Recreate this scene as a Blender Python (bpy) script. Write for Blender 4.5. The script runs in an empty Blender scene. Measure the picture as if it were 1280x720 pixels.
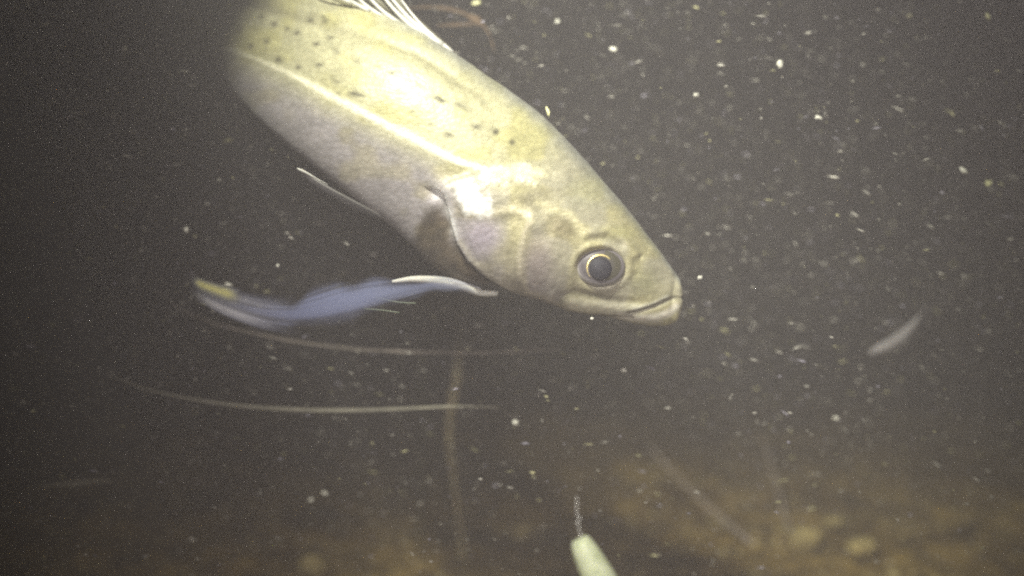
import bpy, bmesh, math, random
import numpy as np
from mathutils import Vector, Matrix

random.seed(7)
rng = np.random.default_rng(11)
sc = bpy.context.scene
COL = sc.collection

# ------------------------------------------------------------------ camera
FPX = 1100.0                     # focal length in photo pixels (1280 wide)
CAM = Vector((0.0, 0.0, 0.212))
PITCH = math.radians(0.8)
cd = bpy.data.cameras.new("camera")
cam = bpy.data.objects.new("camera", cd)
COL.objects.link(cam)
sc.camera = cam
cam.location = CAM
cam.rotation_euler = (math.radians(90) - PITCH, 0, 0)
cd.sensor_width = 36.0
cd.lens = 36.0 * FPX / 1280.0
cd.clip_start = 0.01
cd.clip_end = 60.0
cd.dof.use_dof = True
cd.dof.focus_distance = 0.312
cd.dof.aperture_fstop = 3.7
FWD = Vector((0, math.cos(PITCH), -math.sin(PITCH)))
UPV = Vector((0, math.sin(PITCH), math.cos(PITCH)))
RGT = Vector((1, 0, 0))


def P(u, v, d):
    """a point seen at photo pixel (u, v), d metres in front of the lens"""
    return CAM + FWD * d + RGT * ((u - 640.0) / FPX * d) + UPV * ((360.0 - v) / FPX * d)


def P_bed(u, v, z=0.0):
    r = FWD + RGT * ((u - 640.0) / FPX) + UPV * ((360.0 - v) / FPX)
    return CAM + r * ((z - CAM.z) / r.z)


# ------------------------------------------------------------------ world (night sky, nearly black)
w = bpy.data.worlds.new("World")
sc.world = w
w.use_nodes = True
nt = w.node_tree
bg = nt.nodes["Background"]
sky = nt.nodes.new("ShaderNodeTexSky")
sky.sky_type = 'NISHITA'
sky.sun_disc = False
sky.sun_elevation = math.radians(50)
sky.sun_rotation = math.radians(200)
nt.links.new(sky.outputs[0], bg.inputs[0])
bg.inputs[1].default_value = 0.0006

# ------------------------------------------------------------------ the diver's torches
def spot(name, loc, target, power, cone, blend, radius, color):
    l = bpy.data.lights.new(name, 'SPOT')
    l.energy = power
    l.spot_size = math.radians(cone)
    l.spot_blend = blend
    l.shadow_soft_size = radius
    l.color = color
    o = bpy.data.objects.new(name, l)
    COL.objects.link(o)
    o.location = loc
    d = Vector(target) - Vector(loc)
    o.rotation_euler = d.to_track_quat('-Z', 'Y').to_euler()
    return o


spot("torch_high", CAM + Vector((-0.12, 0.02, 0.33)), P(820, 400, 0.50), 28.0, 46, 1.0, 0.016, (0.98, 0.98, 0.86))
spot("torch_camera", CAM + Vector((0.02, -0.06, 0.07)), P(620, 590, 0.6), 5.8, 60, 1.0, 0.014, (1.0, 0.93, 0.90))

sc.view_settings.view_transform = 'Standard'
sc.view_settings.look = 'None'
sc.view_settings.exposure = 0.0
sc.view_settings.gamma = 1.0
sc.cycles.use_denoising = False
sc.cycles.volume_bounces = 1
sc.cycles.max_bounces = 8
sc.cycles.transparent_max_bounces = 24


# ------------------------------------------------------------------ helpers
def tag(o, label=None, cat=None, group=None, kind=None):
    if label: o["label"] = label
    if cat: o["category"] = cat
    if group: o["group"] = group
    if kind: o["kind"] = kind
    return o


def mesh_obj(name, verts, faces, mat, parent=None, smooth=True):
    me = bpy.data.meshes.new(name)
    me.from_pydata([tuple(v) for v in verts], [], faces)
    me.update()
    if smooth:
        me.polygons.foreach_set("use_smooth", [True] * len(me.polygons))
    if mat: me.materials.append(mat)
    o = bpy.data.objects.new(name, me)
    COL.objects.link(o)
    if parent is not None:
        o.parent = parent
        o.matrix_parent_inverse = parent.matrix_world.inverted()
    return o


def empty(name, loc):
    o = bpy.data.objects.new(name, None)
    COL.objects.link(o)
    o.location = loc
    o.empty_display_size = 0.02
    bpy.context.view_layer.update()
    return o


def set_color(o, cols, name="pigment"):
    a = o.data.color_attributes.new(name, 'FLOAT_COLOR', 'POINT')
    c = np.ones((len(o.data.vertices), 4), dtype=np.float32)
    c[:, :cols.shape[1]] = cols
    a.data.foreach_set("color", c.ravel())


def catmull(pts, n):
    """n samples (uniform in chord length) of a smooth curve through pts (array k x dim)"""
    pts = np.asarray(pts, float)
    k = len(pts)
    seg = np.r_[0, np.cumsum(np.linalg.norm(np.diff(pts[:, :2], axis=0), axis=1))]
    t = np.linspace(0, seg[-1], n)
    return hermite(seg, pts, t)


def hermite(x, y, t):
    x = np.asarray(x, float); y = np.asarray(y, float)
    if y.ndim == 1: y = y[:, None]
    m = np.gradient(y, x, axis=0)
    i = np.clip(np.searchsorted(x, t, side='right') - 1, 0, len(x) - 2)
    h = (x[i + 1] - x[i])
    s = ((t - x[i]) / h)[:, None]
    h = h[:, None]
    return ((2*s**3 - 3*s**2 + 1) * y[i] + (s**3 - 2*s**2 + s) * h * m[i]
            + (-2*s**3 + 3*s**2) * y[i + 1] + (s**3 - s**2) * h * m[i + 1])


def tube(points, radii, sides=8, wob=0.0):
    """verts, faces of a tapered tube along 3-D points"""
    pts = [Vector(p) for p in points]
    V, F = [], []
    ref = Vector((0.13, 0.9, 0.4)).normalized()
    for i, p in enumerate(pts):
        t = (pts[min(i + 1, len(pts) - 1)] - pts[max(i - 1, 0)]).normalized()
        a = t.cross(ref)
        if a.length < 1e-4: a = t.cross(Vector((1, 0, 0)))
        a.normalize(); b = t.cross(a).normalized()
        for k in range(sides):
            an = 2 * math.pi * k / sides
            r = radii[i] * (1 + wob * (random.random() - .5))
            V.append(p + a * math.cos(an) * r + b * math.sin(an) * r)
    for i in range(len(pts) - 1):
        for k in range(sides):
            k2 = (k + 1) % sides
            F.append((i*sides + k, i*sides + k2, (i+1)*sides + k2, (i+1)*sides + k))
    F.append(tuple(reversed(range(sides))))
    F.append(tuple((len(pts)-1)*sides + k for k in range(sides)))
    return V, F


class Mat:
    def __init__(self, name):
        self.m = bpy.data.materials.new(name)
        self.m.use_nodes = True
        self.n = self.m.node_tree.nodes
        self.l = self.m.node_tree.links
        self.b = self.n["Principled BSDF"]
        self.out = self.n["Material Output"]

    def add(self, typ, **kw):
        n = self.n.new(typ)
        for k, v in kw.items():
            if k in n.inputs: n.inputs[k].default_value = v
            else: setattr(n, k, v)
        return n

    def link(self, a, b): self.l.new(a, b)

    def ramp(self, fac, stops):
        r = self.n.new("ShaderNodeValToRGB")
        e = r.color_ramp.elements
        while len(e) < len(stops): e.new(0.5)
        for el, (p, c) in zip(e, stops):
            el.position = p
            el.color = (*c, 1) if len(c) == 3 else c
        self.link(fac, r.inputs[0])
        return r


def simple_mat(name, col, rough=0.5, spec=0.5, alpha=1.0, noise=0.0, nscale=200.0, sss=0.0, bump=0.0, metal=0.0):
    M = Mat(name)
    M.b.inputs["Roughness"].default_value = rough
    M.b.inputs["Specular IOR Level"].default_value = spec
    M.b.inputs["Alpha"].default_value = alpha
    M.b.inputs["Metallic"].default_value = metal
    tc = M.add("ShaderNodeTexCoord")
    nz = M.add("ShaderNodeTexNoise"); nz.inputs["Scale"].default_value = nscale; nz.inputs["Detail"].default_value = 5
    M.link(tc.outputs["Object"], nz.inputs["Vector"])
    c = np.array(col)
    r = M.ramp(nz.outputs["Fac"], [(0.3, tuple(c * (1 - noise))), (0.7, tuple(np.minimum(c * (1 + noise), 1)))])
    M.link(r.outputs[0], M.b.inputs["Base Color"])
    if sss:
        M.b.inputs["Subsurface Weight"].default_value = sss
        M.b.inputs["Subsurface Radius"].default_value = (.004, .003, .002)
        M.b.inputs["Subsurface Scale"].default_value = 0.5
    if bump:
        bp = M.add("ShaderNodeBump"); bp.inputs["Strength"].default_value = bump; bp.inputs["Distance"].default_value = 0.001
        M.link(nz.outputs["Fac"], bp.inputs["Height"]); M.link(bp.outputs[0], M.b.inputs["Normal"])
    return M.m


# ------------------------------------------------------------------ 2-D traced-curve fields
def poly_dist(U, pts):
    """distance of points U (n x 2) to a polyline and parameter 0..1 along it"""
    pts = np.asarray(pts, float)
    best = np.full(len(U), 1e9); par = np.zeros(len(U))
    L = np.r_[0, np.cumsum(np.linalg.norm(np.diff(pts, axis=0), axis=1))]
    for i in range(len(pts) - 1):
        a, b = pts[i], pts[i + 1]
        ab = b - a
        t = np.clip(((U - a) @ ab) / (ab @ ab), 0, 1)
        d = np.linalg.norm(U - (a + t[:, None] * ab), axis=1)
        m = d < best
        best[m] = d[m]; par[m] = (L[i] + t[m] * (L[i+1] - L[i])) / L[-1]
    return best, par


def signed_poly(U, poly):
    """signed distance to a closed polygon, positive inside"""
    poly = np.asarray(poly, float)
    d, _ = poly_dist(U, np.vstack([poly, poly[:1]]))
    inside = np.zeros(len(U), bool)
    x, y = U[:, 0], U[:, 1]
    j = len(poly) - 1
    for i in range(len(poly)):
        xi, yi = poly[i]; xj, yj = poly[j]
        c = ((yi > y) != (yj > y)) & (x < (xj - xi) * (y - yi) / (yj - yi + 1e-12) + xi)
        inside ^= c
        j = i
    return np.where(inside, d, -d)


def sstep(x, a, b):
    t = np.clip((x - a) / (b - a), 0, 1)
    return t * t * (3 - 2 * t)


def gauss(d, s): return np.exp(-(d / s) ** 2)


def vnoise(U, scale, seed=0):
    """smooth value noise 0..1"""
    r = np.random.default_rng(seed)
    G = r.random((128, 128))
    q = U / scale + 500.0
    i = np.floor(q).astype(int); f = q - i; f = f * f * (3 - 2 * f)
    a = G[i[:, 0] % 128, i[:, 1] % 128]; b = G[(i[:, 0] + 1) % 128, i[:, 1] % 128]
    c = G[i[:, 0] % 128, (i[:, 1] + 1) % 128]; d = G[(i[:, 0] + 1) % 128, (i[:, 1] + 1) % 128]
    return (a * (1 - f[:, 0]) + b * f[:, 0]) * (1 - f[:, 1]) + (c * (1 - f[:, 0]) + d * f[:, 0]) * f[:, 1]


# ================================================================== THE SETTING
# seabed: one sheet, finely divided under the camera's view
def build_bed():
    xs = np.unique(np.r_[-6, -4, -2.5, np.arange(-1.4, 1.41, 0.007), 2.5, 4, 6])
    ys = np.unique(np.r_[-4, -2, -1, -.3, np.arange(0.1, 1.9, 0.007), 2.5, 4, 8])
    X, Y = np.meshgrid(xs, ys)
    U = np.c_[X.ravel(), Y.ravel()]
    z = (vnoise(U, .22, 1) - .5) * .018 + (vnoise(U, .07, 2) - .5) * .016 + (vnoise(U, .025, 3) - .5) * .010 + (vnoise(U, .010, 4) - .5) * .005
    V = np.c_[U, z]
    nx = len(xs); F = []
    for j in range(len(ys) - 1):
        for i in range(nx - 1):
            a = j * nx + i
            F.append((a, a + 1, a + nx + 1, a + nx))
    M = Mat("bed_sediment")
    tc = M.add("ShaderNodeTexCoord")
    n1 = M.add("ShaderNodeTexNoise"); n1.inputs["Scale"].default_value = 16; n1.inputs["Detail"].default_value = 8; n1.inputs["Roughness"].default_value = .7
    n2 = M.add("ShaderNodeTexVoronoi"); n2.inputs["Scale"].default_value = 70
    n3 = M.add("ShaderNodeTexNoise"); n3.inputs["Scale"].default_value = 6; n3.inputs["Detail"].default_value = 4
    for n in (n1, n2, n3): M.link(tc.outputs["Object"], n.inputs["Vector"])
    r1 = M.ramp(n1.outputs["Fac"], [(.33, (.10, .075, .03)), (.45, (.38, .28, .085)), (.56, (.68, .52, .17)), (.70, (.88, .74, .32))])
    r2 = M.ramp(n2.outputs["Distance"], [(.0, (1.2, 1.15, 1.0)), (.6, (.55, .5, .45))])
    mx = M.add("ShaderNodeMix", data_type='RGBA', blend_type='MULTIPLY'); mx.inputs["Factor"].default_value = .7
    M.link(r1.outputs[0], mx.inputs[6]); M.link(r2.outputs[0], mx.inputs[7])
    r3 = M.ramp(n3.outputs["Fac"], [(.35, (.55, .5, .5)), (.65, (1.25, 1.2, 1.0))])
    mx2 = M.add("ShaderNodeMix", data_type='RGBA', blend_type='MULTIPLY'); mx2.inputs["Factor"].default_value = 1
    M.link(mx.outputs[2], mx2.inputs[6]); M.link(r3.outputs[0], mx2.inputs[7])
    M.link(mx2.outputs[2], M.b.inputs["Base Color"])
    M.b.inputs["Roughness"].default_value = .9
    bp = M.add("ShaderNodeBump"); bp.inputs["Strength"].default_value = .8; bp.inputs["Distance"].default_value = .004
    M.link(n1.outputs["Fac"], bp.inputs["Height"]); M.link(bp.outputs[0], M.b.inputs["Normal"])
    o = mesh_obj("seabed", V, F, M.m)
    tag(o, kind="structure")
    return o


build_bed()


def bed_z(x, y):
    U = np.array([[x, y]])
    return float(((vnoise(U, .22, 1) - .5) * .018 + (vnoise(U, .07, 2) - .5) * .016 + (vnoise(U, .025, 3) - .5) * .010 + (vnoise(U, .010, 4) - .5) * .005)[0])


# the murky water: even haze
hx = [(-6.2, 6.2), (-4.2, 8.2), (-1.03, 0.62)]
V = [(x, y, z) for z in hx[2] for y in hx[1] for x in hx[0]]
F = [(0, 2, 3, 1), (4, 5, 7, 6), (0, 1, 5, 4), (2, 6, 7, 3), (0, 4, 6, 2), (1, 3, 7, 5)]
HM = bpy.data.materials.new("murky_water"); HM.use_nodes = True
hn = HM.node_tree.nodes; hn.remove(hn["Principled BSDF"])
pv = hn.new("ShaderNodeVolumePrincipled")
pv.inputs["Color"].default_value = (.79, .755, .745, 1)
pv.inputs["Density"].default_value = 0.60
pv.inputs["Anisotropy"].default_value = 0.15
HM.node_tree.links.new(pv.outputs[0], hn["Material Output"].inputs["Volume"])
haze = mesh_obj("haze", V, F, HM, smooth=False)
tag(haze, "murky grey water filled with fine silt", "water haze", kind="stuff")

# ================================================================== THE BIG FISH
D0 = 0.35
# stations from snout to tail: top outline, belly outline (photo pixels), depth, half thickness (mm)
ST = [
 ((853, 361), (851, 387), .346, 1.8),
 ((851, 352), (848, 397), .346, 3.2),
 ((846, 343), (839, 404), .347, 5.0),
 ((836, 329), (817, 407), .348, 7.5),
 ((820, 309), (783, 401), .349, 11.4),
 ((800, 283), (735, 391), .350, 15.5),
 ((772, 249), (676, 368), .350, 18.5),
 ((740, 211), (617, 361), .350, 21.0),
 ((700, 167), (552, 341), .350, 22.5),
 ((660, 131), (506, 298), .350, 23.5),
 ((600,  90), (449, 252), .351, 23.5),
 ((560,  62), (408, 221), .353, 23.0),
 ((505,  28), (358, 181), .362, 22.0),
 ((450,   0), (318, 144), .388, 22.0),
 ((396, -24), (287, 106), .445, 21.5),
 ((350, -44), (266,  62), .550, 19.0),
 ((310, -60), (256,   8), .650, 14.0),
 ((276, -74), (244, -34), .710, 10.0),
 ((240, -80), (222, -54), .740, 7.0),
 ((205, -84), (193, -60), .760, 4.0),
 ((192, -86), (184, -62), .770, 2.0),
]
tt = [0]
for a, b in zip(ST[:-1], ST[1:]):
    ma = np.add(a[0], a[1]) / 2; mb = np.add(b[0], b[1]) / 2
    tt.append(tt[-1] + np.linalg.norm(mb - ma) * .6 + abs(a[2] - b[2]) * 1500 + 2)
tt = np.array(tt)
dat = np.array([[*s[0], *s[1], s[2], s[3]] for s in ST])
hd = tt[9]
tq = np.r_[np.linspace(0, hd, 300, endpoint=False), np.linspace(hd, tt[-1], 190)]
S = hermite(tt, dat, tq)
S[0, 5] = max(S[0, 5], .5)
NS = len(S); M_ = 190

# traced anatomy (photo pixels)
OPERC = [(545, 236), (556, 246), (560, 262), (565, 284), (571, 305), (584, 325), (604, 343), (632, 359), (668, 372)]
OPERC_POLY = OPERC + [(720, 520), (1300, 700), (1300, -300), (700, 150), (640, 190), (575, 218), (550, 226)]
LATLINE = [(200, 28), (262, 52), (320, 74), (370, 96), (410, 118), (450, 139), (500, 165), (540, 186), (572, 202), (606, 211)]
MAX_BAND = [(716, 376), (738, 381), (765, 386), (792, 386), (815, 381), (834, 372)]
MOUTH = [(858, 371), (843, 371), (834, 376), (818, 383), (802, 388), (786, 391)]
LOWLIP = [(775, 394), (798, 397), (820, 396), (836, 391), (845, 383)]
JAWLINE = [(705, 383), (730, 391), (760, 396), (790, 397)]
PREOP = [(664, 268), (655, 292), (650, 318), (651, 340), (660, 358), (690, 366)]
GROOVE = [(300, 2), (360, 16), (420, 34), (470, 46), (520, 66), (560, 90), (600, 124)]
GILL_SHADE = [(534, 262), (545, 255), (553, 262), (562, 290), (572, 312), (600, 340), (640, 362), (620, 370), (580, 366), (545, 352), (520, 326), (512, 304), (522, 282)]
PLATE = [(569, 230), (589, 228), (601, 242), (615, 256), (616, 268), (601, 271), (583, 266), (575, 253), (570, 242)]
PLATE2 = [(610, 211), (622, 207), (662, 205), (677, 213), (683, 220), (665, 220), (671, 230), (653, 228), (644, 222), (628, 227), (607, 231), (601, 222)]
EYE = np.array([751., 334.])


def relief(U):
    """outward relief in millimetres, from the traced anatomy"""
    r = np.zeros(len(U))
    so = signed_poly(U, OPERC_POLY)
    r += (2.6 * sstep(so, -1.5, 2.5) - 2.4 * sstep(so, 14, 90)) * sstep(U[:, 1], 205, 250)               # gill cover laps over the body
    r -= 1.8 * gauss(so + 6, 8) * (U[:, 1] > 236)                            # hollow behind it
    sp = signed_poly(U, PLATE); r += .5 * sstep(sp, -7, 7)
    sp = signed_poly(U, PLATE2); r += .5 * sstep(sp, -6, 6)
    d, t = poly_dist(U, [(566, 232), (576, 250), (578, 268), (584, 300), (596, 322)]); r -= .45 * gauss(d, 5.5)
    d, t = poly_dist(U, PREOP); r += .7 * gauss(d, 7)
    d, t = poly_dist(U, [(p[0] - 8, p[1]) for p in PREOP]); r -= .3 * gauss(d, 6.0)
    d, t = poly_dist(U, [(622, 268), (645, 262), (664, 273), (668, 284)]); r += .6 * gauss(d, 6)
    d, t = poly_dist(U, [(683, 292), (690, 276), (704, 270), (716, 278), (722, 292)]); r -= .3 * gauss(d, 7.0)
    d, t = poly_dist(U, [(640, 240), (668, 250), (700, 258), (730, 280)]); r += .35 * gauss(d, 7.0)
    d, t = poly_dist(U, [(630, 232), (660, 240), (676, 256)]); r -= .4 * gauss(d, 8)
    # jaws
    d, t = poly_dist(U, MAX_BAND); wd = 9.5 - 5.5 * t; r += .6 * np.exp(-(d / (wd + .5)) ** 2.5) * (1 - sstep(t, .35, .8))
    r += .35 * gauss(d, 3.5) * sstep(t, .4, .7) * (1 - sstep(t, .85, 1))
    d, t = poly_dist(U, [(700, 366), (716, 363), (745, 371), (775, 376), (800, 377)]); r -= .4 * gauss(d, 4)
    d, t = poly_dist(U, LOWLIP); r += .25 * gauss(d, 5.0)
    d, t = poly_dist(U, MOUTH); r -= (1.7 - .9 * t) * gauss(d, 3.2 - 1.0 * t)
    d, t = poly_dist(U, JAWLINE); r -= .9 * gauss(d, 2.6)
    # eye socket and brow
    q = (U - EYE) / np.array([33.0, 26.0]); e = np.linalg.norm(q, axis=1)
    r -= 2.0 * (1 - sstep(e, .80, 1.02))
    r += .35 * gauss(e - 1.12, .14)
    d, t = poly_dist(U, [(738, 290), (760, 288), (780, 300), (792, 318)]); r += .9 * gauss(d, 6)
    d, t = poly_dist(U, [(735, 300), (758, 298), (776, 308)]); r -= .5 * gauss(d, 4)
    # nostril
    r -= .7 * gauss(np.linalg.norm(U - np.array([801., 322.]), axis=1), 3.0)
    r -= .35 * gauss(np.linalg.norm(U - np.array([795., 343.]), axis=1), 5)
    # back groove, lateral line ridge
    d, t = poly_dist(U, GROOVE); r -= 1.6 * gauss(d, 8) * (1 - sstep(t, .85, 1))
    d, t = poly_dist(U, LATLINE); r += .25 * gauss(d, 3.0)
    r *= 1 - sstep(U[:, 0], 815, 845) * sstep(372 - U[:, 1], -8, 4)
    # uneven skin
    r += (vnoise(U, 26, 5) - .5) * .4 + (vnoise(U, 11, 6) - .5) * .07
    return r


def pigment(U, h):
    """skin colour (linear base colour) and gloss, from the traced anatomy"""
    n = len(U)
    up = np.array([.44, .42, .26]); low = np.array([.33, .305, .305]); head = np.array([.40, .375, .27])
    d, t = poly_dist(U, LATLINE)
    # side of the lateral line
    lx = np.array([p[0] for p in LATLINE]); ly = np.array([p[1] for p in LATLINE])
    vy = np.interp(U[:, 0], lx, ly)
    vy = np.where(U[:, 0] > 606, 211 + (U[:, 0] - 606) * .9, vy)
    below = sstep(U[:, 1] - vy, -6, 45)
    col = up[None] * (1 - below[:, None]) + low[None] * below[:, None]
    so = signed_poly(U, OPERC_POLY)
    hw = sstep(so, 0, 70)[:, None]
    col = col * (1 - hw) + head[None] * hw
    # olive back
    bk = sstep(h, .72, .98)[:, None]
    col = col * (1 - bk) + np.array([.30, .30, .25])[None] * bk
    # mottling
    mo = vnoise(U, 17, 21) * .6 + vnoise(U, 7, 22) * .4
    col *= (.80 + .40 * mo)[:, None]
    ym = sstep(vnoise(U, 24, 23), .5, .8)[:, None] * .5
    col = col * (1 - ym) + col * np.array([1.06, 1.03, .62]) * ym
    # head blotches
    for (x, y, rx, ry, c, k) in [(704, 284, 20, 16, (.24, .21, .12), .9), (672, 325, 20, 30, (.31, .265, .25), .85),
                                 (668, 248, 18, 13, (.24, .22, .14), .85), (604, 293, 24, 22, (.38, .335, .39), .9),
                                 (802, 352, 20, 18, (.27, .27, .12), .5), (770, 292, 24, 10, (.40, .38, .16), .5),
                                 (735, 240, 30, 22, (.33, .33, .22), .5), (745, 350, 52, 30, (.32, .29, .22), .5)]:
        g = k * np.exp(-(((U[:, 0] - x) / rx) ** 2 + ((U[:, 1] - y) / ry) ** 2) ** 1.5)
        col = col * (1 - g[:, None]) + np.array(c)[None] * g[:, None]
    # pale bones and lips
    def band(pts, wd, c, k=1.0, sharp=2):
        nonlocal col
        dd, t_ = poly_dist(U, pts)
        g = k * np.exp(-(dd / wd) ** sharp)
        col = col * (1 - g[:, None]) + np.array(c)[None] * g[:, None]
    band(MAX_BAND[:4], 8.0, (.68, .65, .50), .75, 3)
    band(MAX_BAND[3:], 3.2, (.74, .72, .60), .85, 2)
    band(LOWLIP, 5, (.70, .66, .56), .9, 3)
    band(JAWLINE, 3, (.45, .42, .35), .5)
    band(MOUTH[1:], 3.6, (.15, .14, .10), .75)
    band([(704, 370), (716, 364), (745, 371), (775, 376)], 3.5, (.20, .185, .12), .55)
    band([(640, 262), (652, 265), (666, 275)], 4, (.85, .80, .55), .8)  # glint on the bony ridge, painted as a pale streak
    band([(672, 252), (690, 262), (712, 268), (728, 288)], 5, (.70, .66, .40), .6)
    band([(560, 232), (574, 228), (590, 226)], 3, (.8, .78, .6), .6)
    band([(572, 244), (574, 256), (580, 268)], 3, (.14, .12, .10), .6)
    band([(577, 300), (590, 320), (612, 340), (640, 356)], 4, (.58, .54, .44), .6)
    band(GROOVE, 5, (.27, .25, .15), .55)  # shade in the back crease, painted as a darker line
    band(PREOP, 4, (.55, .50, .38), .6)
    # spots along the flank
    for (x, y) in [(359, 36), (371, 41), (413, 47), (420, 64), (443, 73), (471, 81), (490, 91), (398, 80), (373, 84), (418, 100), (424, 118),
                   (440, 116), (450, 119), (499, 114), (526, 109), (546, 122), (553, 126), (571, 130), (580, 132), (459, 147), (540, 156), (562, 170),
                   (395, 55), (348, 75), (343, 30), (313, 58), (595, 158), (606, 131), (517, 142), (620, 165), (333, 52), (300, 38),
                   (326, 20), (385, 22), (287, 20), (405, 22), (640, 178)]:
        sx = 3.1 + 1.6 * random.random(); sy = 3.2 + 1.5 * random.random(); an = random.uniform(-.8, .8)
        dx, dy = U[:, 0] - x, U[:, 1] - y
        a = (dx * math.cos(an) + dy * math.sin(an)) / sx; b = (-dx * math.sin(an) + dy * math.cos(an)) / sy
        g = random.uniform(.85, 1.0) * np.exp(-((a * a + b * b) ** 1.3))
        col = col * (1 - g[:, None]) + np.array([.07, .065, .04])[None] * g[:, None]
    # lateral line, brighter near the head
    dd, t_ = poly_dist(U, LATLINE)
    wd = 2.6 + 2.2 * sstep(t_, .3, .65) * (1 - sstep(t_, .85, 1))
    g = (.7 + .5 * sstep(t_, .2, .6)) * np.exp(-(dd / wd) ** 2) * (.75 + .5 * vnoise(U, 5, 31))
    g = np.clip(g, 0, 1)
    col = col * (1 - g[:, None]) + np.array([.88, .84, .62])[None] * g[:, None]
    # silvery plates, their lamp highlights painted in as white and cream
    gl = np.zeros(n)
    for poly, c in ((PLATE, (.98, .97, .93)), (PLATE2, (.88, .83, .55))):
        s = sstep(signed_poly(U, poly) + 9 * (vnoise(U, 9, 41) - .5) + 4 * (vnoise(U, 4, 44) - .5), -5, 4)
        gl = np.maximum(gl, s)
        col = col * (1 - .92 * s[:, None]) + np.array(c)[None] * .92 * s[:, None]
    for pts in ([(546, 240), (553, 246)], [(560, 262), (566, 280), (569, 292)]):  # small glints painted along the gill cover's rear edge
        dd, t_ = poly_dist(U, pts); g = np.exp(-(dd / 6) ** 2)
        gl = np.maximum(gl, g); col = col * (1 - g[:, None]) + np.array([.9, .88, .85])[None] * g[:, None]
    # shade behind the gill cover painted into the skin, with dark gill tissue
    s = sstep(signed_poly(U, GILL_SHADE) + 12 * (vnoise(U, 14, 42) - .5), -12, 8) * (1 - sstep(so, -1, 2)) * .93
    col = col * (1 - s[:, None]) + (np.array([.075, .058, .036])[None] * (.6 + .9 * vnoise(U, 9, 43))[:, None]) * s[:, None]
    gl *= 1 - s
    return np.clip(col, 0.01, .95), gl


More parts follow.
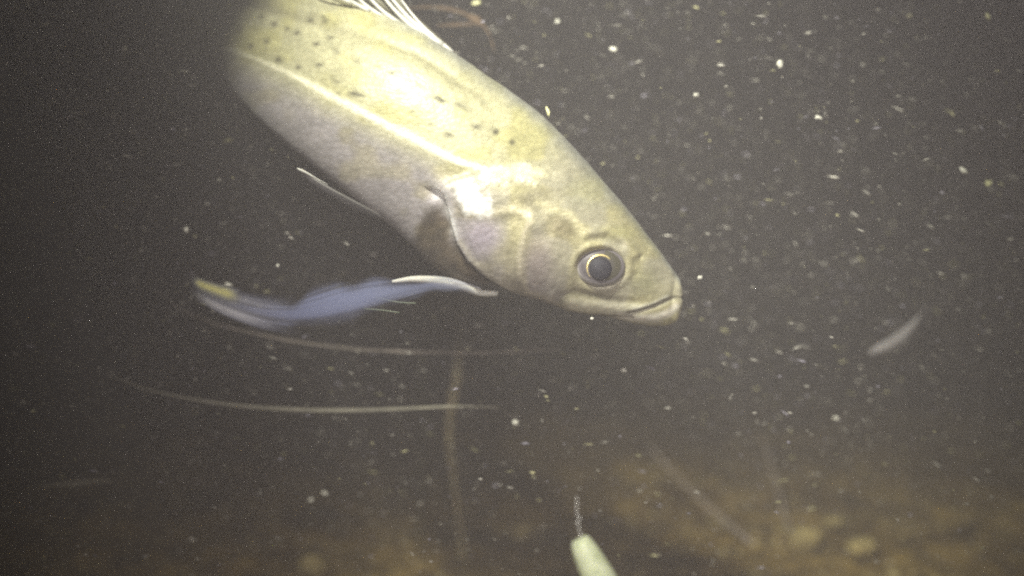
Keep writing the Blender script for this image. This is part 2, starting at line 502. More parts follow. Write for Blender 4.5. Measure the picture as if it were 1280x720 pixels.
def build_body(root):
    th = np.linspace(0, 2 * math.pi, M_, endpoint=False)
    hh = np.cos(th)                                    # 1 top .. -1 belly
    Vtx = np.zeros((NS, M_, 3)); UV = np.zeros((NS, M_, 2)); N = np.zeros((NS, M_, 3))
    def wp(u, v, d): return np.array(P(u, v, d))
    Tp = np.array([wp(s[0], s[1], s[4]) for s in S]); Bp = np.array([wp(s[2], s[3], s[4]) for s in S])
    mid = (Tp + Bp) / 2
    tan = np.gradient(mid, axis=0)
    ups = Tp - Bp; up_n = ups / np.linalg.norm(ups, axis=1)[:, None]
    near = np.cross(up_n, tan); near /= np.linalg.norm(near, axis=1)[:, None]
    fw = np.array(FWD)
    sg = np.sign((near @ fw)); near = near * (-sg)[:, None]      # toward the camera
    # smooth the frame along the fish
    for _ in range(30):
        near[1:-1] = (near[:-2] + near[1:-1] + near[2:]) / 3
    near /= np.linalg.norm(near, axis=1)[:, None]
    for i in range(NS):
        Wm = S[i, 5] / 1000
        sn = np.sin(th)
        prof = np.sign(sn) * np.abs(sn) ** .92
        # fuller above the midline, keel toward the belly
        prof = prof * (1 + .10 * hh - .10 * hh ** 2)
        Vtx[i] = mid[i] + (hh[:, None] * .5) * ups[i] + near[i] * (prof * Wm)[:, None]
        uvm = np.array([(S[i, 0] + S[i, 2]) / 2, (S[i, 1] + S[i, 3]) / 2])
        UV[i] = uvm + hh[:, None] * .5 * np.array([S[i, 0] - S[i, 2], S[i, 1] - S[i, 3]])
    rel = Vtx - np.array(CAM)
    dep = rel @ np.array(FWD)
    pu = 640 + FPX * (rel @ np.array(RGT)) / dep; pvv = 360 - FPX * (rel @ np.array(UPV)) / dep
    onnear = ((Vtx - mid[:, None, :]) * near[:, None, :]).sum(2) > 0
    UV = np.where(onnear[:, :, None], np.dstack([pu, pvv]), UV)      # anatomy lies true on the flank
    # normals from the grid
    du = np.gradient(Vtx, axis=0)
    dv = np.roll(Vtx, -1, axis=1) - np.roll(Vtx, 1, axis=1)
    N = np.cross(du, dv); N /= (np.linalg.norm(N, axis=2)[:, :, None] + 1e-12)
    out = Vtx - mid[:, None, :]
    flip = np.sign((N * out).sum(2)); flip[flip == 0] = 1
    N *= flip[:, :, None]
    U = UV.reshape(-1, 2)
    H = np.tile(hh, NS)
    R = relief(U).reshape(NS, M_) / 1000
    # relief dies away toward the midline of back and belly and at the very tip
    Vtx = Vtx + N * R[:, :, None]
    verts = Vtx.reshape(-1, 3)
    F = []
    for i in range(NS - 1):
        for k in range(M_):
            k2 = (k + 1) % M_
            F.append((i*M_ + k, i*M_ + k2, (i+1)*M_ + k2, (i+1)*M_ + k))
    F.append(tuple(range(M_))[::-1]); F.append(tuple((NS-1)*M_ + k for k in range(M_)))
    M = Mat("fish_skin")
    at = M.add("ShaderNodeAttribute"); at.attribute_name = "pigment"
    ag = M.add("ShaderNodeAttribute"); ag.attribute_name = "gloss"
    uvn = M.add("ShaderNodeAttribute"); uvn.attribute_name = "flank"
    vo = M.add("ShaderNodeTexVoronoi"); vo.inputs["Scale"].default_value = 0.8
    mp = M.add("ShaderNodeMapping"); mp.inputs["Scale"].default_value = (16, 24, 1); mp.inputs["Rotation"].default_value = (0, 0, .65)
    M.link(uvn.outputs["Vector"], mp.inputs["Vector"]); M.link(mp.outputs[0], vo.inputs["Vector"])
    nz = M.add("ShaderNodeTexNoise"); nz.inputs["Scale"].default_value = 14; nz.inputs["Detail"].default_value = 6
    M.link(uvn.outputs["Vector"], nz.inputs["Vector"])
    rr = M.ramp(nz.outputs["Fac"], [(.3, (.86, .86, .84)), (.7, (1.1, 1.1, 1.1))])
    mx = M.add("ShaderNodeMix", data_type='RGBA', blend_type='MULTIPLY'); mx.inputs["Factor"].default_value = 1
    M.link(at.outputs["Color"], mx.inputs[6]); M.link(rr.outputs[0], mx.inputs[7])
    rv = M.ramp(vo.outputs["Distance"], [(.1, (1.04, 1.04, 1.04)), (.8, (.86, .86, .84))])
    mx2 = M.add("ShaderNodeMix", data_type='RGBA', blend_type='MULTIPLY'); mx2.inputs["Factor"].default_value = .9
    M.link(mx.outputs[2], mx2.inputs[6]); M.link(rv.outputs[0], mx2.inputs[7])
    M.link(mx2.outputs[2], M.b.inputs["Base Color"])
    bp = M.add("ShaderNodeBump"); bp.inputs["Strength"].default_value = .2; bp.inputs["Distance"].default_value = .0005
    M.link(vo.outputs["Distance"], bp.inputs["Height"])
    bp2 = M.add("ShaderNodeBump"); bp2.inputs["Strength"].default_value = .16; bp2.inputs["Distance"].default_value = .001
    M.link(nz.outputs["Fac"], bp2.inputs["Height"]); M.link(bp.outputs[0], bp2.inputs["Normal"])
    M.link(bp2.outputs[0], M.b.inputs["Normal"])
    mr = M.add("ShaderNodeMapRange"); mr.inputs["To Min"].default_value = .47; mr.inputs["To Max"].default_value = .22
    M.link(ag.outputs["Fac"], mr.inputs["Value"]); M.link(mr.outputs[0], M.b.inputs["Roughness"])
    mm = M.add("ShaderNodeMapRange"); mm.inputs["To Min"].default_value = .12; mm.inputs["To Max"].default_value = .15
    M.link(ag.outputs["Fac"], mm.inputs["Value"]); M.link(mm.outputs[0], M.b.inputs["Metallic"])
    ms = M.add("ShaderNodeMapRange"); ms.inputs["To Min"].default_value = .32; ms.inputs["To Max"].default_value = 1.0
    M.link(ag.outputs["Fac"], ms.inputs["Value"]); M.link(ms.outputs[0], M.b.inputs["Specular IOR Level"])
    M.b.inputs["Subsurface Weight"].default_value = .4
    M.b.inputs["Subsurface Radius"].default_value = (.004, .0035, .003)
    M.b.inputs["Subsurface Scale"].default_value = 0.8
    M.b.inputs["Sheen Weight"].default_value = .08
    M.b.inputs["Sheen Roughness"].default_value = .4
    o = mesh_obj("body", verts, F, M.m, root)
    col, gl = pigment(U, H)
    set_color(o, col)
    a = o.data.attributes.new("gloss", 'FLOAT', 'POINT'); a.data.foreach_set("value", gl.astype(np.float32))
    a = o.data.attributes.new("flank", 'FLOAT_VECTOR', 'POINT')
    a.data.foreach_set("vector", np.c_[U / 100.0, np.zeros(len(U))].astype(np.float32).ravel())
    return verts, U, near, N.reshape(-1, 3)


fish = empty("fish", P(600, 210, .35))
tag(fish, "large pale spotted fish with silvery gill cover, heading down to the right", "fish")
BV, BU, NEAR, BN = build_body(fish)


def surf(u, v, side=0):
    """point and normal on the body's near (0) or far (1) side at photo pixel (u, v)"""
    lo = (NEAR.mean(axis=0))
    fw = np.array(FWD)
    sidev = (BN @ fw) < -.15 if side == 0 else (BN @ fw) > .15
    d = np.linalg.norm(BU - np.array([u, v]), axis=1) + np.where(sidev, 0, 1e3)
    i = int(np.argmin(d))
    return Vector(BV[i]), Vector(BN[i])


# ---- eyes
def eye_mats():
    M = Mat("eye_ball")
    at = M.add("ShaderNodeAttribute"); at.attribute_name = "pigment"
    M.link(at.outputs["Color"], M.b.inputs["Base Color"])
    M.b.inputs["Roughness"].default_value = .42
    M.b.inputs["Metallic"].default_value = .1
    M.b.inputs["Specular IOR Level"].default_value = .3
    M.b.inputs["Coat Weight"].default_value = .0
    return M.m


EYE_M = eye_mats()
PUPIL_M = simple_mat("pupil_skin", (.020, .020, .028), rough=.6, spec=.25, noise=.3, nscale=900)
RING_M = simple_mat("gold_ring", (.80, .66, .30), rough=.3, spec=.6, noise=.15, nscale=900, metal=.6)


def build_eye(side):
    p, n = surf(EYE[0], EYE[1], side)
    nn = FWD * (-1 if side == 0 else 1)
    nn = (nn + UPV * .05).normalized()
    px = D0 / FPX
    ax = RGT.copy(); ay = nn.cross(ax).normalized()
    if ay.dot(UPV) < 0: ay = -ay
    cen = p - nn * .0005
    # dome
    nr, na = 40, 72
    V, F, C = [cen + nn * .0036], [], [(.1, .1, .1)]
    rx, ry, hz = 30.5 * px, 24.0 * px, .0036
    for i in range(1, nr + 1):
        r = i / nr
        for k in range(na):
            a = 2 * math.pi * k / na
            z = hz * math.sqrt(max(0, 1 - (r * .93) ** 2))
            if r > .90: z -= (r - .90) * .012
            V.append(cen + ax * (math.cos(a) * rx * r) + ay * (math.sin(a) * ry * r) + nn * z)
            # iris pigments
            q = r
            nzv = random.uniform(.88, 1.12)
            if q < .52: c = (.07, .065, .055)
            elif q < .80:
                c = (.09, .08, .085) if math.cos(a) < .2 else (.07, .065, .045)
            elif q < .90: c = (.15, .135, .14)
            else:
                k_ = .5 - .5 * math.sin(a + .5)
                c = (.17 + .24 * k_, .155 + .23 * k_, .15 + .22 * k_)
            C.append(tuple(x * nzv for x in c))
    for k in range(na):
        F.append((0, 1 + k, 1 + (k + 1) % na))
    for i in range(nr - 1):
        for k in range(na):
            a = 1 + i * na; b = a + na; k2 = (k + 1) % na
            F.append((a + k, b + k, b + k2, a + k2))
    e = mesh_obj("eye", V, F, EYE_M, fish)
    set_color(e, np.array(C))
    # pupil and gold ring sit on the dome
    off = ax * (-1.0 * px) - ay * (3.5 * px)
    rp = 14.5 * px
    def dome_z(r_): return hz * math.sqrt(max(0, 1 - (.93 * r_ / (28 * px)) ** 2))
    V, F = [cen + off + nn * (hz + .0009)], []
    for i in range(1, 13):
        r = rp * i / 12
        for k in range(48):
            a = 2 * math.pi * k / 48
            V.append(cen + off + ax * math.cos(a) * r + ay * math.sin(a) * r + nn * (dome_z(r) + .0009 * (1 - (i / 12) ** 2) + .0002 - (.001 if i == 12 else 0)))
    for k in range(48): F.append((0, 1 + k, 1 + (k + 1) % 48))
    for i in range(11):
        for k in range(48):
            a = 1 + i * 48; b = a + 48; k2 = (k + 1) % 48
            F.append((a + k, b + k, b + k2, a + k2))
    mesh_obj("pupil", V, F, PUPIL_M, e)
    V, F = [], []
    for k in range(64):
        a = 2 * math.pi * k / 64
        th = .00010 + .00050 * max(0, math.sin(a - .45)) ** .7  # thicker at the top, shaping in the crescent lit from above
        c = cen + off + ax * math.cos(a) * (rp + .0004) + ay * math.sin(a) * (rp + .0004) + nn * (dome_z(rp) - .003 * max(0, -math.sin(a - .7)) ** .5)
        rad = ax * math.cos(a) + ay * math.sin(a)
        for j in range(8):
            b = 2 * math.pi * j / 8
            V.append(c + rad * math.cos(b) * th + nn * math.sin(b) * th)
    for k in range(64):
        for j in range(8):
            k2, j2 = (k + 1) % 64, (j + 1) % 8
            F.append((k*8 + j, k*8 + j2, k2*8 + j2, k2*8 + j))
    mesh_obj("iris_ring", V, F, RING_M, e)
    return e


build_eye(0)
build_eye(1)


# ---- fins
def fin_mat(name, translucent=.5, rough=.45, rayscale=30.0):
    M = Mat(name)
    at = M.add("ShaderNodeAttribute"); at.attribute_name = "pigment"
    M.link(at.outputs["Color"], M.b.inputs["Base Color"])
    M.b.inputs["Roughness"].default_value = rough
    tr = M.add("ShaderNodeBsdfTranslucent"); M.link(at.outputs["Color"], tr.inputs["Color"])
    mx = M.add("ShaderNodeMixShader"); mx.inputs[0].default_value = translucent
    M.link(M.b.outputs[0], mx.inputs[1]); M.link(tr.outputs[0], mx.inputs[2])
    tp = M.add("ShaderNodeBsdfTransparent")
    m2 = M.add("ShaderNodeMixShader")
    M.link(at.outputs["Alpha"], m2.inputs[0]); M.link(tp.outputs[0], m2.inputs[1]); M.link(mx.outputs[0], m2.inputs[2])
    M.link(m2.outputs[0], M.out.inputs["Surface"])
    return M.m


FIN_M = fin_mat("fin_membrane")
SPINE_M = simple_mat("fin_spine_bone", (.50, .49, .43), rough=.35, noise=.12, nscale=400, sss=.2)


def fin_surface(name, A, B, dA, dB, colf, parent, nu=90, nv=40, ripple=.0015, mat=None, fan=6, thick=.0006):
    """membrane between two traced edges; colf(s, t) -> rgba; a real two-sided sheet with thickness"""
    a = catmull(A, nu); b = catmull(B, nu)
    V, C = [], []
    for sgn in (1, -1):
        for i in range(nu):
            s = i / (nu - 1)
            for j in range(nv):
                t = j / (nv - 1)
                uv = a[i] * (1 - t) + b[i] * t
                d = (dA[0] * (1 - s) + dA[1] * s) * (1 - t) + (dB[0] * (1 - s) + dB[1] * s) * t
                d += ripple * math.sin(t * fan * math.pi * 2) * math.sin(math.pi * min(1, s * 1.2)) + ripple * 1.6 * math.sin(s * 7 + t * 2)
                th = thick * .5 * (math.sin(math.pi * t) ** .5 if 0 < t < 1 else 0) * (math.sin(math.pi * min(.999, max(.001, s))) ** .4)
                V.append(P(uv[0], uv[1], d - sgn * th))
                C.append(colf(s, t))
    F = []
    n1 = nu * nv
    for i in range(nu - 1):
        for j in range(nv - 1):
            k = i * nv + j
            F.append((k, k + 1, k + nv + 1, k + nv))
            k += n1
            F.append((k, k + nv, k + nv + 1, k + 1))
    o = mesh_obj(name, V, F, mat or FIN_M, parent)
    set_color(o, np.clip(np.array(C), 0, 1))
    return o


# long blue-white pectoral fin streaming back under the gills
def pect_col(s, t):
    n1 = float(vnoise(np.array([[s * 2.2, t * 7.0]]), 1.0, 61)[0]); n2 = float(vnoise(np.array([[s * 4, t * 20.0]]), 1.0, 62)[0])
    ray = n1 * .6 + n2 * .4
    blue = np.array([.34, .38, .58]); white = np.array([.80, .80, .84]); yel = np.array([.85, .82, .36])
    # white toward the tip, strongest on the lower edge, second streak above
    wt = sstep(np.array(s), .60, .84) * (math.exp(-((t - .78) / .20) ** 2) + .75 * math.exp(-((t - .30) / .16) ** 2) * (1 - sstep(np.array(s), .80, .95)))
    wr = 1 - sstep(np.array(s), .02, .20)
    wt = float(min(1, wt + wr * math.exp(-((t - .2) / .4) ** 2)))
    c = blue * (1 - wt) + white * wt
    y = float(sstep(np.array(s), .80, .86) * (1 - sstep(np.array(s), .95, .99))) * math.exp(-((t - .22) / .20) ** 2)
    c = c * (1 - y) + yel * y
    e0 = .22 * float(vnoise(np.array([[s * 14, 3.0]]), 1.0, 63)[0]); e1 = .45 * float(vnoise(np.array([[s * 18, 7.0]]), 1.0, 64)[0])
    edge = float(sstep(np.array(t), e0, e0 + .3) * (1 - sstep(np.array(t), .45 + e1 * .5, .75 + e1 * .5)))
    al = (.22 + .48 * sstep(np.array(ray), .25, .75)) * edge
    al = float(al) * (1 - .35 * float(sstep(np.array(t), .4, .9)) * (1 - float(sstep(np.array(s), .55, .75))))
    al = max(al, .85 * wt * float(sstep(np.array(ray), .0, .6)) * float(sstep(np.array(t), 0, .10) * (1 - sstep(np.array(t), .92, 1.0))))
    al = max(al, y * .97)
    al *= (.45 + .55 * float(sstep(np.array(s), .15, .45)) ) if t > .25 else 1.0
    al *= 1 - float(sstep(np.array(s), .90, 1.0)) * (1 - y)
    return (*c, al)


pA = [(600, 359), (560, 346), (520, 339), (480, 337), (440, 340), (405, 350), (375, 362), (340, 366), (300, 361), (268, 354), (232, 342)]
pB = [(606, 371), (570, 368), (540, 374), (505, 390), (470, 405), (435, 416), (400, 422), (365, 420), (325, 412), (285, 397), (236, 370)]
pf = fin_surface("pectoral_fin", pA, pB, (.350, .255), (.348, .248), pect_col, fish, nu=150, nv=70, ripple=.0010, fan=1.2)
pf["label"] = "long bluish white fin streaming back below the gills"
sp = [P(u, v, d) for u, v, d in catmull(np.array([(622, 367, .351), (600, 366, .350), (585, 360, .348), (565, 353.5, .345), (540, 350, .342), (515, 349, .339), (490, 352, .336)]), 34)]
V, F = tube(sp, [.0005 + .0013 * math.sin(math.pi * min(1, .1 + i / 33 * .9)) ** .8 for i in range(34)], 8)
mesh_obj("fin_spine", V, F, SPINE_M, pf)
# dim green lower rays of the same fin
for (a, b, c_) in [((470, 372), (500, 378), (520, 379)), ((455, 386), (480, 388), (500, 391))]:
    q = catmull(np.array([a, b, c_]), 10)
    V, F = tube([P(x, y, .335) for x, y in q], [.0003] * 10, 6)
    mesh_obj("fin_ray", V, F, simple_mat("dull_ray", (.10, .12, .08), noise=.2), pf)

# pelvic fin: short white edged blade under the belly
def pelv_col(s, t):
    wt = math.exp(-(t / .25) ** 2)
    c = np.array([.30, .28, .30]) * (1 - wt) + np.array([.85, .83, .76]) * wt
    al = (.12 + .33 * wt) * (.2 + .8 * s) * float(sstep(np.array(1 - t), 0, .3))
    return (*c, al)
vf = fin_surface("pelvic_fin", [(475, 268), (450, 254), (425, 241), (400, 227), (371, 210)], [(478, 276), (450, 266), (425, 252), (402, 238), (374, 216)],
            (.345, .338), (.343, .337), pelv_col, fish, nu=60, nv=16, ripple=.0006)
q = catmull(np.array([(410, 231, .340), (398, 224.5, .339), (385, 217, .338), (371, 210, .337)]), 20)
V, F = tube([P(*x) for x in q], [.0001 + .0006 * (i / 19) ** 1.5 if i < 17 else .0006 * (19.5 - i) / 3 for i in range(20)], 8)
mesh_obj("fin_spine", V, F, SPINE_M, vf)

# dorsal fin: folded spines leaving the frame at the top
def dors_col(s, t):
    ray = .5 + .5 * math.sin(t * 46)
    c = np.array([.44, .42, .30]) * (.8 + .4 * ray)
    return (*c, .5 + .35 * ray)
df = fin_surface("dorsal_fin", [(572, 68), (545, 42), (515, 14), (490, -12), (462, -36)], [(562, 66), (520, 42), (470, 14), (420, -12), (350, -38)],
                 (.3505, .352), (.352, .366), dors_col, fish, nu=60, nv=60, ripple=.0010, fan=5)
for (a, b, r) in [((553, 58), (472, -28), .0013), ((540, 53), (462, -30), .0012), ((508, 36), (440, -34), .0010), ((486, 26), (424, -34), .0009),
                  ((462, 14), (402, -36), .0009), ((440, 4), (380, -42), .0009), ((566, 66), (488, -22), .0009)]:
    dd = .347 + (560 - a[0]) * .00004
    pts = [P(a[0] + (b[0] - a[0]) * t - 5 * math.sin(t * 3.1), a[1] + (b[1] - a[1]) * t + 4 * math.sin(t * 3.1), dd + .004 * t) for t in np.linspace(0, 1, 14)]
    V, F = tube(pts, [r * (1.1 - .8 * i / 13) for i in range(14)], 8)
    mesh_obj("fin_spine", V, F, SPINE_M, df)

# tail and anal fins, behind and out of the frame
def dull_col(s, t):
    return (.36, .34, .24, .55 + .3 * math.sin(t * 60) ** 2)
fin_surface("caudal_fin", [(190, -86), (170, -100), (145, -120)], [(186, -62), (165, -48), (140, -30)], (.772, .83), (.772, .83), dull_col, fish, nu=30, nv=40)
fin_surface("anal_fin", [(256, 50), (240, 8)], [(246, 56), (228, 14)], (.60, .66), (.605, .67), dull_col, fish, nu=30, nv=30)

# ================================================================== LURE ON THE BED
lure_top = P(726, 678, .42)
end = P(845, 914, .41)
lure = empty("fishing_lure", Vector((end.x, end.y, 0)))
tag(lure, "pale greenish white lure standing up from the seabed at the bottom edge", "fishing lure")
M = Mat("lure_plastic")
tc = M.add("ShaderNodeTexCoord"); nz = M.add("ShaderNodeTexNoise"); nz.inputs["Scale"].default_value = 260; nz.inputs["Detail"].default_value = 6
M.link(tc.outputs["Object"], nz.inputs["Vector"])
r = M.ramp(nz.outputs["Fac"], [(.3, (.62, .68, .42)), (.7, (.84, .88, .62))])
M.link(r.outputs[0], M.b.inputs["Base Color"]); M.b.inputs["Roughness"].default_value = .45
M.b.inputs["Subsurface Weight"].default_value = .4; M.b.inputs["Subsurface Radius"].default_value = (.004, .004, .002)
dirv = (end - lure_top)
pts, rad = [], []
for i in range(40):
    t = i / 39
    pts.append(lure_top + dirv * (t * 1.02 - .02))
    rr = .0043 + .0040 * sstep(np.array(t), -.15, .28) - .004 * sstep(np.array(t), .75, 1.0)
    if i < 3: rr = rr * (.72, .92, .98)[i]
    rad.append(float(rr))
V, F = tube(pts, rad, 32)
mesh_obj("lure_body", V, F, M.m, lure)
# dark eyelet collar
DK = simple_mat("dark_metal", (.10, .09, .05), rough=.5, noise=.3, metal=.5)
t0 = lure_top - dirv.normalized() * .0005
V, F = tube([t0 + dirv.normalized() * (-.0010 + .0002 * i) for i in range(10)], [.0026 + .0001 * i for i in range(10)], 20)
mesh_obj("eyelet_collar", V, F, DK, lure)
# twisted leader of small links
LK = simple_mat("leader_steel", (.75, .72, .70), rough=.25, noise=.2, metal=.4)
a = t0; b = P(720, 620, .43)
for i in range(9):
    t = i / 9
    c0 = a.lerp(b, t + .02); c1 = a.lerp(b, t + .085)
    off = Vector((.0006 * math.sin(i * 1.9), .0005 * math.cos(i * 2.3), 0)); c0 += off; c1 += off + Vector((.0006 * math.cos(i * 3.0), 0, 0))
    V, F = tube([c0, c0.lerp(c1, .3), c0.lerp(c1, .7), c1], [.0002, .0006, .0006, .0002], 6)
    mesh_obj("leader_link", V, F, LK, lure)
V, F = tube([a.lerp(b, t) for t in np.linspace(0, 1, 12)], [.00014] * 12, 5)
mesh_obj("leader", V, F, LK, lure)

# ================================================================== WEED, TWIGS, LINES
WEED = simple_mat("weed_stalk", (.84, .64, .36), rough=.7, noise=.45, nscale=160, bump=.4, sss=.1)
TWIG = simple_mat("waterlogged_twig", (.50, .42, .33), rough=.8, noise=.35, nscale=200, bump=.5)
LINE = simple_mat("pale_line", (.50, .47, .36), rough=.6, noise=.25, nscale=120, alpha=.30)
ARC = simple_mat("pale_line_faint", (.42, .36, .30), rough=.6, noise=.25, nscale=120, alpha=.26)

b0 = P_bed(577, 692, 0); dz = (b0 - CAM).dot(FWD)
cv = catmull(np.array([(577, 700), (577, 678), (572, 640), (567, 600), (562, 560), (561, 530), (565, 500), (571, 468), (573, 430), (576, 385)]), 60)
strand = [P(x, y, dz + .012 * math.sin(i * .12)) for i, (x, y) in enumerate(cv)]
rad = [.0015 + .0013 * math.exp(-((i - 36) / 14) ** 2) + .0002 * math.sin(i * 1.7) for i in range(60)]
rad = [r * (1 if i < 46 else max(.25, 1 - (i - 42) / 22)) for i, r in enumerate(rad)]
V, F = tube(strand, rad, 10, .25)
tag(mesh_obj("weed_stalk", V, F, WEED), "thin tan weed stalk standing upright on the seabed below the fish's gills", "weed")

cv = catmull(np.array([(524, 690), (528, 600), (530, 520), (526, 470), (522, 430)]), 30)
V, F = tube([P(x, y, .66) for x, y in cv], [.0006 + .0010 * math.exp(-((i - 21) / 4) ** 2) for i in range(30)], 8, .3)
OL = simple_mat("olive_weed", (.10, .11, .05), rough=.8, noise=.4)
tag(mesh_obj("weed_stalk", V, F, OL), "very faint olive weed stalk just left of the tan stalk", "weed")

for pts_, lab, r0, mt in [
    ([(812, 558), (845, 594), (880, 628), (915, 658), (945, 684)], "faint slanting twig sinking into the seabed right of the lure", .0019, TWIG),
    ([(952, 545), (966, 590), (977, 630), (990, 672)], "steep faint twig above the yellow lump on the seabed", .0016, TWIG)]:
    e = P_bed(pts_[-1][0], pts_[-1][1], 0); dd = (e - CAM).dot(FWD)
    cv = catmull(np.array(pts_), 30)
    V, F = tube([P(x, y, dd + .06 * (1 - i / 29)) for i, (x, y) in enumerate(cv)], [r0 * (.5 + .6 * i / 29) for i in range(30)], 8, .35)
    tag(mesh_obj("twig", V, F, mt), lab, "twig", "twigs stuck in the seabed")

# thin pale lines sweeping in arcs
cv = catmull(np.array([(196, 362), (225, 386), (262, 402), (310, 415), (370, 427), (440, 436), (520, 440), (610, 441), (700, 436)]), 80)
V, F = tube([P(x, y, .42) for x, y in cv], [.0009 * math.sin(math.pi * (i + 4) / 88) ** .8 for i in range(80)], 6)
tag(mesh_obj("fishing_line", V, F, ARC), "upper thin pale line curving just below the bluish fin", "fishing line", "thin pale lines curving under the fish")
cv = catmull(np.array([(140, 470), (175, 484), (230, 497), (290, 506), (350, 511), (420, 513), (500, 511), (570, 508), (625, 509)]), 80)
V, F = tube([P(x, y, .40) for x, y in cv], [.0011 * math.sin(math.pi * (i + 4) / 88) ** .8 for i in range(80)], 6)
tag(mesh_obj("fishing_line", V, F, LINE), "lower thin pale line bowing across the weed stalk", "fishing line", "thin pale lines curving under the fish")
# short pale streak at far left bottom
cv = catmull(np.array([(45, 608), (80, 605), (115, 602), (142, 600)]), 16)
V, F = tube([P(x, y, .44) for x, y in cv], [.0014 * math.sin(math.pi * (i + 1) / 17.5) for i in range(16)], 6)
tag(mesh_obj("weed_fragment", V, F, LINE), "short pale weed fragment lying level in the dark lower left corner", "weed fragment")

# brown scrap of weed by the dorsal fin
BR = simple_mat("brown_weed", (.34, .22, .12), rough=.7, noise=.4, nscale=200, alpha=.22)
scrap = empty("weed_scrap", P(590, 25, .42))
tag(scrap, "brown forked scrap of weed drifting beside the dorsal fin", "weed scrap")
for pts_, r0 in [([(500, 12), (540, 9), (575, 15), (598, 26), (612, 44), (618, 66)], .0011), ([(545, 32), (570, 31), (590, 30), (606, 27)], .0009)]:
    cv = catmull(np.array(pts_), 30)
    V, F = tube([P(x, y, .42) for x, y in cv], [r0 * math.sin(math.pi * (i + 2) / 33) for i in range(30)], 6, .3)
    mesh_obj("frond", V, F, BR, scrap)
V, F = tube([P(584, 20, .419), P(591, 24, .418), P(597, 27, .418), P(605, 31, .419)], [.0006, .0022, .0026, .0007], 8, .4)
mesh_obj("leaf_blade", V, F, BR, scrap)

# small pale fry
FRY_M = simple_mat("fry_skin", (.50, .47, .46), rough=.5, noise=.2, nscale=300, sss=.3, alpha=.8)
fry = empty("fish_fry", P(1120, 425, .50))
tag(fry, "tiny pale slender fry swimming in open water at right", "fish fry")
cv = catmull(np.array([(1088, 442), (1095, 438), (1110, 432), (1125, 422), (1138, 409), (1150, 394)]), 30)
V, F = [], []
pr = [.0004 + .0034 * (math.sin(math.pi * min(1, (i + 1) / 31) ** .75)) for i in range(30)]
V, F = tube([P(x, y, .50 + .02 * i / 29) for i, (x, y) in enumerate(cv)], pr, 12)
mesh_obj("body", V, F, FRY_M, fry)
def fry_col(s, t): return (.34, .32, .33, .4 * (1 - s))
fin_surface("tail_fin", [(1146, 394), (1152, 384), (1158, 372)], [(1152, 399), (1162, 394), (1172, 386)], (.518, .53), (.52, .53), fry_col, fry, nu=16, nv=16, ripple=.0003)
for du, dv in ((1093, 437.5),):
    bm = bmesh.new(); bmesh.ops.create_icosphere(bm, subdivisions=2, radius=.0006, matrix=Matrix.Translation(P(du, dv, .4975)))
    V = [v.co.copy() for v in bm.verts]; F = [tuple(v.index for v in f.verts) for f in bm.faces]; bm.free()
    mesh_obj("eye", V, F, PUPIL_M, fry)


# ================================================================== FLAKES AND SILT
FL = simple_mat("flake_pale", (.80, .78, .66), rough=.5, noise=.25, nscale=900)
FLY = simple_mat("flake_yellow", (.85, .80, .42), rough=.5, noise=.25, nscale=900)


def flake_mesh(p, ln, wd, th, ang, mat, nm, seed):
    r = random.Random(seed)
    bm = bmesh.new(); bmesh.ops.create_icosphere(bm, subdivisions=2, radius=1)
    ca, sa = math.cos(ang), math.sin(ang)
    V = []
    for v in bm.verts:
        c = v.co * (1 + r.uniform(-.45, .45))
        x, y, z = c.x * ln, c.y * th, c.z * wd
        x, z = x * ca - z * sa, x * sa + z * ca
        V.append(p + RGT * x + FWD * y + UPV * z)
    F = [tuple(v.index for v in f.verts) for f in bm.faces]
    bm.free()
    return mesh_obj(nm, V, F, mat)


GRP = "pale flakes drifting in the water"
flk = [  # u, v, depth, length px, width px, angle, yellow, label
 (975, 80, .36, 6, 8, .2, 0, "largest pale flake, drifting alone in the upper right water"),
 (1023, 147, .36, 8, 4, -.3, 0, "bright white flake right of and below the largest flake"),
 (1204, 213, .37, 10, 4, -.5, 0, "long slanting pale flake near the right edge"),
 (1236, 229, .40, 6, 6, .3, 1, "dull yellowish flake beside the long slanting flake at right"),
 (870, 119, .37, 5, 4, 0, 0, "small round white flake above the fish's forehead"),
 (685, 140, .345, 3, 10, .3, 1, "upright yellowish sliver touching the fish's back edge"),
 (595, 4, .40, 9, 4, .1, 1, "bright yellow flake at the top edge above the brown weed scrap"),
 (740, 398, .335, 4, 3, 0, 0, "tiny white fleck just under the fish's lower jaw"),
 (875, 347, .35, 5, 4, .2, 0, "small white flake just ahead of the fish's snout"),
 (233, 287, .37, 5, 7, .4, 0, "pale flake in the dark water left of the fish's belly"),
 (285, 356, .38, 9, 4, -.1, 0, "oval cream flake just above the tip of the bluish fin"),
 (347, 332, .36, 3, 3, 0, 0, "tiny white fleck above the middle of the bluish fin"),
 (156, 60, .38, 4, 6, .3, 0, "pale flake high in the dark upper left water"),
 (1045, 523, .42, 6, 4, -.3, 0, "pale flake low in the open water below the fry"),
 (780, 463, .37, 6, 4, -.2, 0, "pale flake in open water below the fish's mouth"),
 (645, 528, .40, 7, 4, -.1, 0, "pale flake in midwater at the right end of the lower line"),
 (240, 674, .44, 7, 2.5, -.4, 0, "white sliver just above the dark seabed at lower left"),
 (405, 616, .42, 8, 4, -.4, 0, "pale flake floating above the seabed left of the weed stalk"),
 (388, 625, .43, 5, 4, .6, 0, "small dim flake just left of the flake above the seabed"),
 (1235, 21, .38, 4, 9, .5, 1, "yellowish elongated flake in the upper right corner"),
 (697, 27, .40, 5, 5, 0, 0, "round dim flake near the top edge right of the weed scrap"),
 (768, 62, .38, 9, 6, -.4, 0, "ragged pale flake above and right of the fish's back"),
]
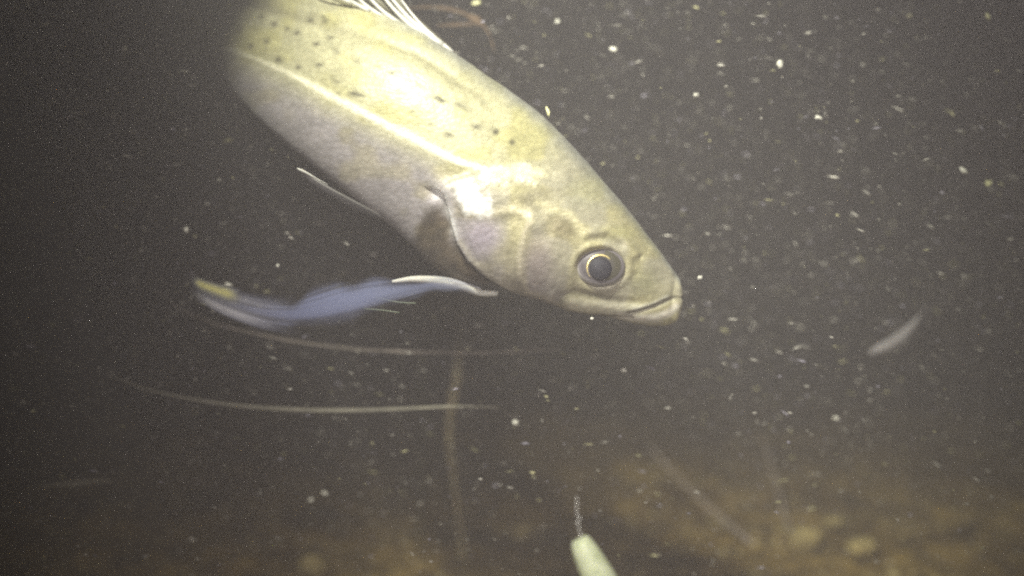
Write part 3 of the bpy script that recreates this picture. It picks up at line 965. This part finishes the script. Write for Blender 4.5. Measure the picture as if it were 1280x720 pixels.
for i, (u, v, d, l, wd_, an, ye, lab) in enumerate(flk):
    px = d / FPX
    o = flake_mesh(P(u, v, d), l * px * .6, wd_ * px * .6, min(l, wd_) * px * .4, an, FLY if ye else FL, "drifting_flake", i)
    tag(o, lab, "flake", GRP)


# countless suspended silt specks: one object
def build_silt():
    base = np.array([(1, 0, 0), (-1, 0, 0), (0, 1, 0), (0, -1, 0), (0, 0, 1), (0, 0, -1)], float)
    fc = np.array([(0, 2, 4), (2, 1, 4), (1, 3, 4), (3, 0, 4), (2, 0, 5), (1, 2, 5), (3, 1, 5), (0, 3, 5)])
    n = 330000
    y = .35 + .75 * rng.random(n) ** .8
    x = rng.uniform(-1.0, 1.0, n) * (.12 + y * .68)
    z = .03 + .53 * rng.random(n) ** .62
    s = 10 ** (-4.0 + .84 * rng.random(n) ** 1.8)
    pu_ = 640 + FPX * x / y; pv_ = 360 - FPX * ((z - CAM.z) / y + math.tan(PITCH))
    s = np.where((y < .37) & (pu_ > 240) & (pu_ < 860) & (pv_ < 420), s * .25, s)
    el = np.where(rng.random(n) < .75, rng.uniform(1, 6, n), 1.2)
    an = -.12 + rng.normal(0, .28, n) - np.clip(x - .05, 0, 1) * 1.6 + np.clip(-x, 0, 1) * .4
    q = base[None] * (1 + rng.uniform(-.4, .4, (n, 6, 1)))
    q = q * np.stack([s * el, s * .8, s * rng.uniform(.5, 1.1, n)], 1)[:, None, :]
    ca, sa = np.cos(an)[:, None], np.sin(an)[:, None]
    q = np.stack([q[..., 0] * ca - q[..., 2] * sa, q[..., 1], q[..., 0] * sa + q[..., 2] * ca], -1) + np.stack([x, y, z], 1)[:, None, :]
    faces = (fc[None] + (np.arange(n) * 6)[:, None, None]).reshape(-1, 3)
    me = bpy.data.meshes.new("suspended_silt")
    me.vertices.add(n * 6); me.vertices.foreach_set("co", q.astype(np.float32).ravel())
    nf = len(faces)
    me.loops.add(nf * 3); me.loops.foreach_set("vertex_index", faces.astype(np.int32).ravel())
    me.polygons.add(nf); me.polygons.foreach_set("loop_start", (np.arange(nf) * 3).astype(np.int32))
    me.update(calc_edges=True)
    t = rng.random(n)[:, None]; br = (.28 + .6 * rng.random(n) ** 1.5)[:, None]
    c = np.where(t < .6, np.array([[.80, .76, .66]]), np.where(t < .8, np.array([[.62, .58, .68]]), np.array([[.74, .70, .38]]))) * br
    M = Mat("silt")
    at = M.add("ShaderNodeAttribute"); at.attribute_name = "pigment"
    M.link(at.outputs["Color"], M.b.inputs["Base Color"]); M.b.inputs["Roughness"].default_value = .7
    me.materials.append(M.m)
    o = bpy.data.objects.new("suspended_silt", me); COL.objects.link(o)
    set_color(o, np.repeat(c, 6, axis=0))
    tag(o, "countless pale specks of silt hanging in the water", "silt", kind="stuff")


build_silt()


# gravel and tufts of fine algae on the bed: one object each
def build_gravel():
    V, F, C = [], [], []
    bm = bmesh.new(); bmesh.ops.create_icosphere(bm, subdivisions=1, radius=1)
    bv = np.array([v.co[:] for v in bm.verts]); bf = [tuple(v.index for v in f.verts) for f in bm.faces]; bm.free()
    for k in range(9000):
        y = rng.uniform(.38, 1.5); x = rng.uniform(-1, 1) * (.25 + y * .62)
        s = 10 ** rng.uniform(-3.05, -2.35)
        q = bv * (1 + rng.uniform(-.25, .25, (len(bv), 1))) * np.array([s * rng.uniform(.8, 1.5), s * rng.uniform(.8, 1.3), s * rng.uniform(.4, .9)])
        q += np.array([x, y, bed_z(x, y) + s * .15])
        b = len(V); V.extend(q.tolist()); F.extend([tuple(i + b for i in f) for f in bf])
        t = rng.random()
        c = np.array([.55, .42, .17]) if t < .45 else np.array([.16, .12, .055]) if t < .75 else np.array([.75, .62, .28]) if t < .96 else np.array([.75, .68, .45])
        C.extend([c * rng.uniform(.6, 1.1)] * len(bv))
    M = Mat("gravel_stone")
    at = M.add("ShaderNodeAttribute"); at.attribute_name = "pigment"
    M.link(at.outputs["Color"], M.b.inputs["Base Color"]); M.b.inputs["Roughness"].default_value = .85
    o = mesh_obj("gravel", V, F, M.m)
    set_color(o, np.array(C))
    tag(o, "brown and yellowish gravel strewn over the seabed", "gravel", kind="stuff")


build_gravel()

# small yellow encrusted stones with bright crumbs on the bed
LM = simple_mat("yellow_crust", (.62, .50, .20), rough=.8, noise=.5, nscale=150, bump=1.0)
for k, (u, v, r_, lab) in enumerate([(1008, 672, .010, "largest yellow crusted stone on the seabed at lower right"),
                                (979, 664, .0045, "small bright crumb of stone just left of the largest yellow stone"),
                                (1041, 652, .006, "small tan stone behind and right of the largest yellow stone"),
                                (1078, 682, .008, "low tan stone on the seabed, rightmost of the yellow crusted stones"),
                                (652, 664, .008, "dim tan stone on the seabed between the weed stalk and the lure"),
                                (390, 708, .008, "yellowish stone at the bottom edge left of the weed stalk")]):
    lp = P_bed(u, v, .004)
    bm = bmesh.new(); bmesh.ops.create_icosphere(bm, subdivisions=4, radius=1)
    U3 = np.array([v_.co[:] for v_ in bm.verts])
    nzv = vnoise(U3[:, :2] + U3[:, 2:3], .6, 71 + k) - .5; nz2 = vnoise(U3[:, :2] * 1.3 - U3[:, 2:3], .25, 91 + k) - .5
    V = [lp + Vector((c[0] * 1.3, c[1], c[2] * .8)) * r_ * (1 + .5 * a_ + .3 * b_) for c, a_, b_ in zip(U3, nzv, nz2)]
    F = [tuple(v_.index for v_ in f.verts) for f in bm.faces]; bm.free()
    tag(mesh_obj("encrusted_stone", V, F, LM), lab, "stone", "yellow crusted stones on the seabed")
